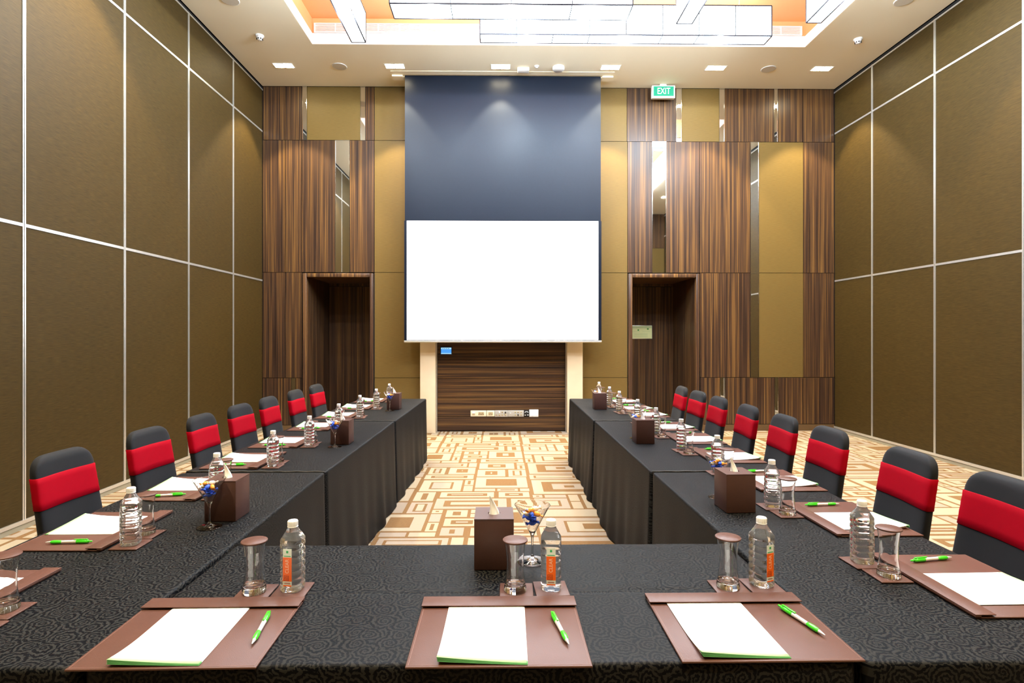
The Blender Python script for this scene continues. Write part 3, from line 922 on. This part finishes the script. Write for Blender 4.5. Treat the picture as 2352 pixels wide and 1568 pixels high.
def make_chair():
    o = thing('banquet_chair', '', 'chair', group='black covered banquet chairs with red sashes')
    zs = [.40, .46, .54, .62, .70, .78, .86, .885, .905, .925, .94, .95, .965, .972, .977, .980]
    p = MB(); p.rings([back_section(z) for z in zs], True, True, True); add('backrest', (p, SPANDEX), o)
    p = MB()
    rs = []
    for z, g in ((.748, .0005), (.750, .0032), (.78, .0024), (.80, .0032), (.82, .0022), (.84, .0032), (.86, .0024), (.885, .0035), (.888, .0005)):
        rs.append(back_section(z, g, .005 if .77 < z < .88 else .003))
    p.rings(rs, True); add('sash', (p, RED), o)['label'] = 'red stretch sash'
    p = MB(); rs = []
    for z, g in ((.375, .0), (.38, .012), (.43, .018), (.465, .010), (.474, -.02), (.477, -.08), (.478, -.18)):
        rs.append([(x, y + .02, z) for (x, y) in sup(.212 + g, .222 + g, 6, 40)])
    p.rings(rs, True, True, True); add('seat', (p, SPANDEX), o)
    # stretched cover between the legs: hem arched up between the four feet
    p = MB(); rs = []
    n = 64
    for q in range(9):
        t_ = q / 8; l = []
        for k in range(n):
            a_ = 2 * PI * k / n + PI / 4
            x, y = sup(.215, .225, 6, n)[k]
            fr = abs(math.sin(2 * (2 * PI * k / n)))          # 1 at corners, 0 mid-side
            hem = .004 + .16 * (1 - fr) ** 1.3
            zz = .40 - (.40 - hem) * t_
            fl = 1 + .07 * t_ * fr - .10 * t_ * (1 - fr)
            l.append((x * fl, (y + .02) * fl, zz))
        rs.append(l)
    p.rings(rs, True); add('leg_cover', (p, SPANDEX), o)
    for sx in (-1, 1):
        for sy in (-1, 1):
            p = MB(); p.lathe([(.011, 0.0), (.012, .02), (.013, .38)], 12, (sx * .20, .02 + sy * .208, 0), cap0=True); add('leg', (p, BLACK), o)
    return o
ORD = ['first', 'second', 'third', 'fourth', 'fifth', 'sixth', 'seventh', 'eighth', 'ninth', 'tenth']
for k, y in enumerate([2.612, 3.24, 3.83, 4.375, 4.92, 5.55, 6.16]):
    place('chair', make_chair, (-2.02 + .255 + .03 * (k / 6), y + .04, 0), R(-90 + random.uniform(-3, 3)),
          'black covered chair with red sash, %s from the camera away from the EXIT sign' % ORD[k], 'black covered banquet chairs with red sashes')
for k, y in enumerate([1.99, 2.51, 3.14, 3.67, 4.225, 4.80, 5.30, 5.815]):
    place('chair', make_chair, (1.90 - .255, y + .12, 0), R(90 + random.uniform(-3, 3)),
          'black covered chair with red sash, %s from the camera on the EXIT side' % ORD[k], 'black covered banquet chairs with red sashes')

# ------------------------------------------------------------------ place settings
def make_pad():
    o = thing('desk_pad', '', 'desk pad')
    p = MB(); p.rbox(-.217, .217, -.167, .167, 0, .0052, .0018); bd = add('board', (p, LEATHER), o)
    p = MB(); e = .006                       # stitched edge
    for (a, b, c, d) in ((-.211, .211, -.161, -.1602), (-.211, -.2102, -.161, .11), (.2102, .211, -.161, .11)):
        p.box(a, b, c, d, .0050, .0056)
    add('stitching', (p, mat('stitch', (.20, .10, .075), .6)), bd)
    p = MB(); p.rbox(-.218, .218, .112, .169, .0098, .0128, .0012); p.rbox(-.218, .218, .152, .169, .0030, .0112, .002); add('clip_strip', (p, LEATHER), o)
    return o
def make_notepad():
    o = thing('notepad', '', 'notepad')
    for s in range(5):
        p = MB(); nx, ny = 14, 22
        w, l = .105, .149
        g = []
        for j in range(ny + 1):
            for i in range(nx + 1):
                u, v = i / nx, j / ny
                x, y = -w + 2 * w * u, -l + 2 * l * v
                t_ = max(0, (1 - v) - .45) / .55
                lift = (.0140 - .0018 * (4 - s)) * t_ ** 2.4 * (.06 + .94 * (1 - u) ** 1.4)
                g.append((x + (4 - s) * .0006, y - (4 - s) * .0009, .0006 + s * .00035 + lift))
        p.v = g
        for j in range(ny):
            for i in range(nx):
                k = j * (nx + 1) + i
                p.f.append((k, k + 1, k + nx + 2, k + nx + 1)); p.m.append((1 if j < 1 and s < 4 else 2) if j < 1 else 0); p.sm.append(True)
        ob = add('sheet', (p, [PAPER, PGREEN, PGREEN2]), o)
        sol = ob.modifiers.new('thickness', 'SOLIDIFY'); sol.thickness = .0003; sol.offset = 1
    return o
def make_pen():
    o = thing('ballpoint_pen', '', 'pen')
    rr = .0070
    def seg(name, prof, m):
        p = MB(); p.lathe([(r * 1.2, y * 1.15) for r, y in prof], 16, (0, 0, rr), 'y'); return add(name, (p, m), o)
    seg('tip', [(.0006, -.072), (.0012, -.070), (.0016, -.068), (.0038, -.055)], SILVER)
    seg('grip', [(.0038, -.0551), (.0052, -.050), (.0058, -.040), (.0054, -.030), (.0047, -.022), (.0042, -.0215)], GREEN)
    seg('barrel', [(.0044, -.0216), (.0046, .0), (.0050, .022), (.0050, .0235)], SILVER)
    seg('cap', [(.0050, .0233), (.0056, .024), (.0056, .050), (.0046, .060), (.0040, .0605)], GREEN)
    seg('button', [(.0026, .0600), (.0026, .070), (.0005, .0715)], GREEN)
    p = MB(); p.rbox(-.0028, .0028, .018, .066, rr + .0070, rr + .0095, .001); p.rbox(-.0028, .0028, .058, .066, rr + .004, rr + .0092, .0008); add('clip', (p, GREEN), o)
    return o
def make_coaster():
    p = MB(); p.rbox(-.05, .05, -.05, .05, 0, .0045, .0015)
    return tag(add('coaster', (p, LEATHER)), '', 'coaster')
def make_lid():
    p = MB(); p.lathe([(.0005, 0), (.0365, 0), (.0375, .001), (.0375, .0038), (.0365, .0048), (.0005, .0048)], 40)
    return tag(add('glass_cover', (p, LEATHER)), '', 'glass cover')
def make_tumbler():
    out = [(.0005, .0002), (.0315, .0002), (.0338, .003), (.0338, .010), (.0306, .026), (.0265, .055), (.0258, .080), (.0270, .105), (.0298, .130), (.0322, .1475), (.0320, .1485)]
    inn = [(.0312, .1478), (.0286, .130), (.0258, .105), (.0246, .080), (.0253, .055), (.0286, .028), (.0280, .021), (.018, .0178), (.0005, .017)]
    p = MB(); p.lathe(hold(out + inn), 40)
    return tag(add('glass_tumbler', (p, GLASS)), '', 'glass')
def make_bottle():
    o = thing('water_bottle', '', 'bottle')
    n = 64; rs = []
    def sec(hw, z, ex, groove=0.0):
        l = []
        for k in range(n):
            a = 2 * PI * k / n + PI / n
            c, s = math.cos(a), math.sin(a)
            x, y = math.copysign(abs(c) ** (2 / ex), c), math.copysign(abs(s) ** (2 / ex), s)
            g = 1 - groove * (.5 + .5 * math.cos(16 * a))
            l.append((hw * x * g, hw * y * g, z))
        return l
    rs.append(sec(.012, .0035, 3)); rs.append(sec(.020, .0008, 3.2)); rs.append(sec(.027, .0008, 3.8)); rs.append(sec(.0298, .004, 4)); rs.append(sec(.0306, .011, 4)); rs.append(sec(.0306, .019, 4))
    zr = .022; pitch = .0205
    for q in range(6):
        z = zr + q * pitch
        for f, w in ((0, .0304), (.10, .0276), (.22, .0296), (.5, .0314), (.8, .0312)):
            rs.append(sec(w, z + f * pitch, 4, .030 if f > .2 else .006))
    rs += [sec(.0300, .1465, 4), sec(.0310, .150, 4), sec(.0304, .1555, 4), sec(.0294, .1575, 3.8), sec(.0262, .1635, 3.4), sec(.0205, .1745, 2.7), sec(.0150, .1850, 2.2), sec(.0136, .1875, 2.1), sec(.0124, .1890, 2), sec(.0122, .197, 2)]
    p = MB(); p.rings(rs, True, True, True); add('body', (p, WATER), o)
    p = MB(); p.lathe([(.0125, .1885), (.0155, .1888), (.0155, .1905), (.0143, .1910), (.0145, .192), (.0145, .2060), (.0135, .2078), (.0005, .2080)], 32)
    rb = p
    for k in range(24):
        a = 2 * PI * k / 24
        rb.box(.0146 * math.cos(a) - .0006, .0146 * math.cos(a) + .0006, .0146 * math.sin(a) - .0006, .0146 * math.sin(a) + .0006, .193, .2055)
    add('cap', (p, CAPW), o)
    # printed label wrapped on the front face
    p = MB(); y = -.0322
    def band(x0, x1, z0, z1, mi, dy=0.0):
        p.box(x0, x1, y - dy - .0003, y - dy, z0, z1, mi)
    band(-.0135, .0135, .0225, .1330, 0); band(-.0138, .0138, .0375, .1080, 1, .0003); band(-.0128, .0128, .0225, .0262, 1, .0003)
    band(-.0110, .0110, .1105, .1125, 2, .0003); band(-.0032, .0032, .1205, .1275, 2, .0003)
    band(-.0095, .0095, .0300, .0308, 3, .0003); band(-.0095, .0095, .0320, .0328, 3, .0003)
    lb = add('label', (p, [LABW, LABO, LABG, LABD]), o)
    tm = text_mesh('CLEAR', .0150, .0001, sx=.95); tm.materials.clear(); tm.materials.append(LABT)
    tx = add('lettering', tm, lb, (.0, y - .0008, .0815)); tx.rotation_euler = (R(90), R(-90), 0)
    # square certification mark in outline
    p = MB(); yy = y - .0008
    def ln(x0, z0, x1, z1, t_=.0011):
        p.box(min(x0, x1) - t_ / 2, max(x0, x1) + t_ / 2, yy, yy + .0004, min(z0, z1) - t_ / 2, max(z0, z1) + t_ / 2)
    cx0, cz0, hw = -.003, .0465, .0072
    ln(cx0 - hw, cz0 - hw, cx0 + hw, cz0 - hw); ln(cx0 - hw, cz0 + hw, cx0 + hw, cz0 + hw); ln(cx0 - hw, cz0 - hw, cx0 - hw, cz0 + hw); ln(cx0 + hw, cz0 - hw, cx0 + hw, cz0 + hw)
    ln(cx0 - .0026, cz0 + .0035, cx0 + .0036, cz0 + .0035, .0009); ln(cx0 - .0026, cz0, cx0 - .0026, cz0 + .0035, .0009); ln(cx0 - .0026, cz0, cx0 + .0022, cz0, .0009); ln(cx0 + .0022, cz0 - .0036, cx0 + .0022, cz0, .0009)
    ln(cx0 - .003, cz0 - .0036, cx0 + .0022, cz0 - .0036, .0009); ln(cx0 - .0048, cz0 - .003, cx0 - .0048, cz0 + .003, .0009); ln(cx0 + .0048, cz0 - .0048, cx0 + .0048, cz0 + .0035, .0009)
    add('certification_mark', (p, LABD), lb)
    return o

def setting(x, y, rz, where, sk=0.0, dx=0.0):
    rn = random.Random(int(x * 1000) * 31 + int(y * 1000))
    c, s = math.cos(rz), math.sin(rz)
    def at(lx, ly, z):
        return (x + lx * c - ly * s, y + lx * s + ly * c, z)
    j = lambda a: rn.uniform(-a, a)
    place('pad', make_pad, at(0, 0, TZ + .0006), rz + j(.012), 'brown leather desk pad, ' + where, 'desk pads at the places')
    place('notepad', make_notepad, at(-.047 + dx + j(.004), -.008, TZ + .0062), rz + j(.025), 'white notepad with green footer, ' + where, 'notepads on the desk pads')
    place('pen', make_pen, at(.160 + j(.008), .002 + j(.012), TZ + .0062), rz + .14 + j(.12), 'green and silver pen, ' + where, 'pens on the desk pads')
    gx, gy = .048, .221
    place('coaster', make_coaster, at(gx + .004, gy + .002, TZ + .0006), rz + j(.02), 'leather coaster under the tumbler, ' + where, 'coasters at the places')
    bx_, by_ = .157, .236
    place('coaster', make_coaster, at(bx_, by_, TZ + .0006), rz + .03 + j(.03), 'leather coaster under the water bottle, ' + where, 'coasters at the places')
    zt_ = TZ + .0054
    place('tumbler', make_tumbler, at(gx, gy, zt_), rz, 'empty clear tumbler, ' + where, 'tumblers at the places')
    place('lid', make_lid, at(gx, gy, zt_ + .1488), rz, 'leather cover on tumbler, ' + where, 'leather covers on the tumblers')
    place('bottle', make_bottle, at(bx_, by_, zt_), rz + sk + j(.12), 'clear water bottle with white cap, ' + where, 'water bottles at the places')

setting(-.780, 1.465, 0, 'cross table place farthest from the EXIT sign', -.1, .021)
setting(-.001, 1.463, 0, 'middle place of the cross table', 0, .005)
setting(.645, 1.478, R(-.4), 'cross table place nearest the EXIT side row', .35, -.016)
for k, (px, yy) in enumerate([(-1.60, 1.635), (-1.585, 2.235), (-1.575, 2.84), (-1.56, 3.465), (-1.55, 4.065), (-1.545, 4.755), (-1.535, 5.41), (-1.52, 6.035), (-1.505, 6.69)]):
    if k == 8:
        yy = 6.655
    setting(px, yy, R(-90.6), '%s from the camera in the row away from EXIT' % ORD[k], .2)
for k, yy in enumerate([1.725, 2.345, 2.965, 3.575, 4.165, 4.725, 5.455, 5.935, 6.555]):
    setting(1.46 - .004 * k, yy, R(90), '%s from the camera in the EXIT side row' % ORD[k], -.2)

# ------------------------------------------------------------------ tissue boxes, martini glasses, candies
def make_tissue_box():
    o = thing('tissue_box', '', 'tissue box', group='brown leather tissue boxes on the tables')
    hw, hh, hr = .065, .168, .0205
    p = MB(); n = 32
    bm = bmesh.new()
    p.rbox(-hw, hw, -hw, hw, 0, hh - .004, .003)
    # drop the plain top, add a top with a round hole
    p.f, p.m, p.sm = [list(z) for z in zip(*[(f, m_, s_) for f, m_, s_ in zip(p.f, p.m, p.sm) if not all(p.v[i][2] > hh - .0045 for i in f)])]
    bm.free()
    outer, inner, low = [], [], []
    for k in range(n):
        a = 2 * PI * k / n
        c, s = math.cos(a), math.sin(a); q = max(abs(c), abs(s))
        outer.append((hw * c / q, hw * s / q, hh)); inner.append((hr * c, hr * s, hh)); low.append((hr * c, hr * s, hh - .03))
    lo = [(x, y, hh - .005) for x, y, z in outer]
    p.rings([lo, outer], True, smooth=False); p.rings([outer, inner, low], True, smooth=False)
    add('box', (p, LEATHERD), o)
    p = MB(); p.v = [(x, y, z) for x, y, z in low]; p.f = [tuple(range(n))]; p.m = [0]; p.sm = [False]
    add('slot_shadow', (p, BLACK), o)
    # tissue: a twisted fold rising out of the hole
    p = MB(); rs = []
    for q in range(11):
        t_ = q / 10; l = []
        w = .015 * (1 - t_) ** .8 + .0006
        for k in range(20):
            a = 2 * PI * k / 20
            rad = w * (1 + .28 * math.sin(3 * a + 4 * t_) + .15 * math.sin(5 * a))
            l.append((rad * math.cos(a) - .016 * t_ ** 1.6, rad * .55 * math.sin(a) + .006 * math.sin(t_ * 3), hh - .012 + .072 * t_))
        rs.append(l)
    p.rings(rs, True, False, True); add('tissue', (p, TISSUE), o)['label'] = 'white tissue sticking out'
    return o
def make_martini():
    p = MB()
    out = [(.0005, .0), (.046, .0), (.0475, .0012), (.044, .0030), (.020, .0065), (.0075, .012), (.0042, .022), (.0036, .055), (.0042, .082), (.0075, .092), (.0130, .104), (.060, .1915), (.0612, .1925)]
    inn = [(.0598, .1925), (.0115, .1045), (.006, .0990), (.0005, .0975)]
    p.lathe(hold(out + inn), 48)
    return tag(add('martini_glass', (p, GLASS)), '', 'martini glass')
def candy_maker(key, m):
    def f():
        p = MB(); K = 1.2
        p.lathe([(.0005, -.011), (.004, -.010), (.0070, -.005), (.0074, 0), (.0070, .005), (.004, .010), (.0005, .011)], 12, axis='y')
        for s in (-1, 1):
            rs = []
            for q, (w, l_) in enumerate(((.0018, .0095), (.0045, .014), (.0080, .019))):
                rs.append([(w * math.cos(a) * (1 + .2 * math.cos(5 * a)), s * l_, .45 * w * math.sin(a) * (1 + .3 * math.sin(4 * a))) for a in [2 * PI * k / 14 for k in range(14)]])
            p.rings(rs, True)
        p.v = [(x * K, y * K, z * K) for x, y, z in p.v]
        return tag(add('wrapped_candy', (p, m)), '', 'candy')
    return f
CAN = {'blue': candy_maker('blue', C_BLUE), 'orange': candy_maker('orange', C_ORANGE), 'pale': candy_maker('pale', C_WHITE)}
def martini(x, y, where, full, seed):
    place('martini', make_martini, (x, y, TZ + .0002), 0, 'martini glass of wrapped candies, ' + where, 'martini glasses of candies')
    rn = random.Random(seed)
    spots = [('blue', .001, .4, .131), ('blue', .009, .9, .146), ('blue', .010, 3.0, .147), ('blue', .010, 5.0, .146), ('orange', .018, 5.6, .164), ('pale', .018, 3.4, .165),
             ('orange', .017, 1.2, .164), ('blue', .018, 2.3, .166), ('blue', .017, 4.5, .166), ('pale', .009, .3, .177), ('orange', .012, 4.0, .178)]
    for q, (k, r_, a, z) in enumerate(spots[:full]):
        a += rn.uniform(-.3, .3)
        o = place('candy_' + k, CAN[k], (x + r_ * math.cos(a), y + r_ * math.sin(a), TZ + z), 0, '%s wrapped candy in martini glass %s' % (k, where), 'candies in the glass ' + where)
        o.rotation_euler = (rn.uniform(-.35, .35), rn.uniform(-.5, .5), a + PI / 2 + rn.uniform(-.6, .6))
TB = 'tissue box'
ROW_L, ROW_R = 'row away from the EXIT sign', 'EXIT side row'
for (x, y, rz, lab) in ((-.018, 1.905, 0, 'brown leather tissue box on the cross table'),
                        (-1.155, 2.40, 0, 'brown leather tissue box nearest the camera, ' + ROW_L), (-1.125, 4.035, R(-1), 'brown leather tissue box in the middle of the ' + ROW_L),
                        (-1.10, 5.89, R(-1.5), 'brown leather tissue box at the far end, ' + ROW_L),
                        (1.045, 2.485, R(2), 'brown leather tissue box nearest the camera, ' + ROW_R), (1.035, 4.035, R(1), 'brown leather tissue box in the middle of the ' + ROW_R),
                        (1.05, 5.88, 0, 'brown leather tissue box at the far end, ' + ROW_R)):
    place('tissue_box', make_tissue_box, (x, y, TZ + .0003), rz, lab, 'brown leather tissue boxes on the tables')
martini(.112, 1.915, 'on the cross table', 11, 3)
martini(-1.165, 2.270, 'nearest in the ' + ROW_L, 11, 4)
martini(-1.135, 3.885, 'midway in the ' + ROW_L, 10, 5)
martini(-1.12, 5.745, 'at the far end, ' + ROW_L, 8, 6)
martini(1.04, 2.655, 'nearest in the ' + ROW_R, 11, 8)
martini(1.02, 4.19, 'midway in the ' + ROW_R, 10, 9)
martini(1.045, 6.03, 'at the far end, ' + ROW_R, 8, 10)
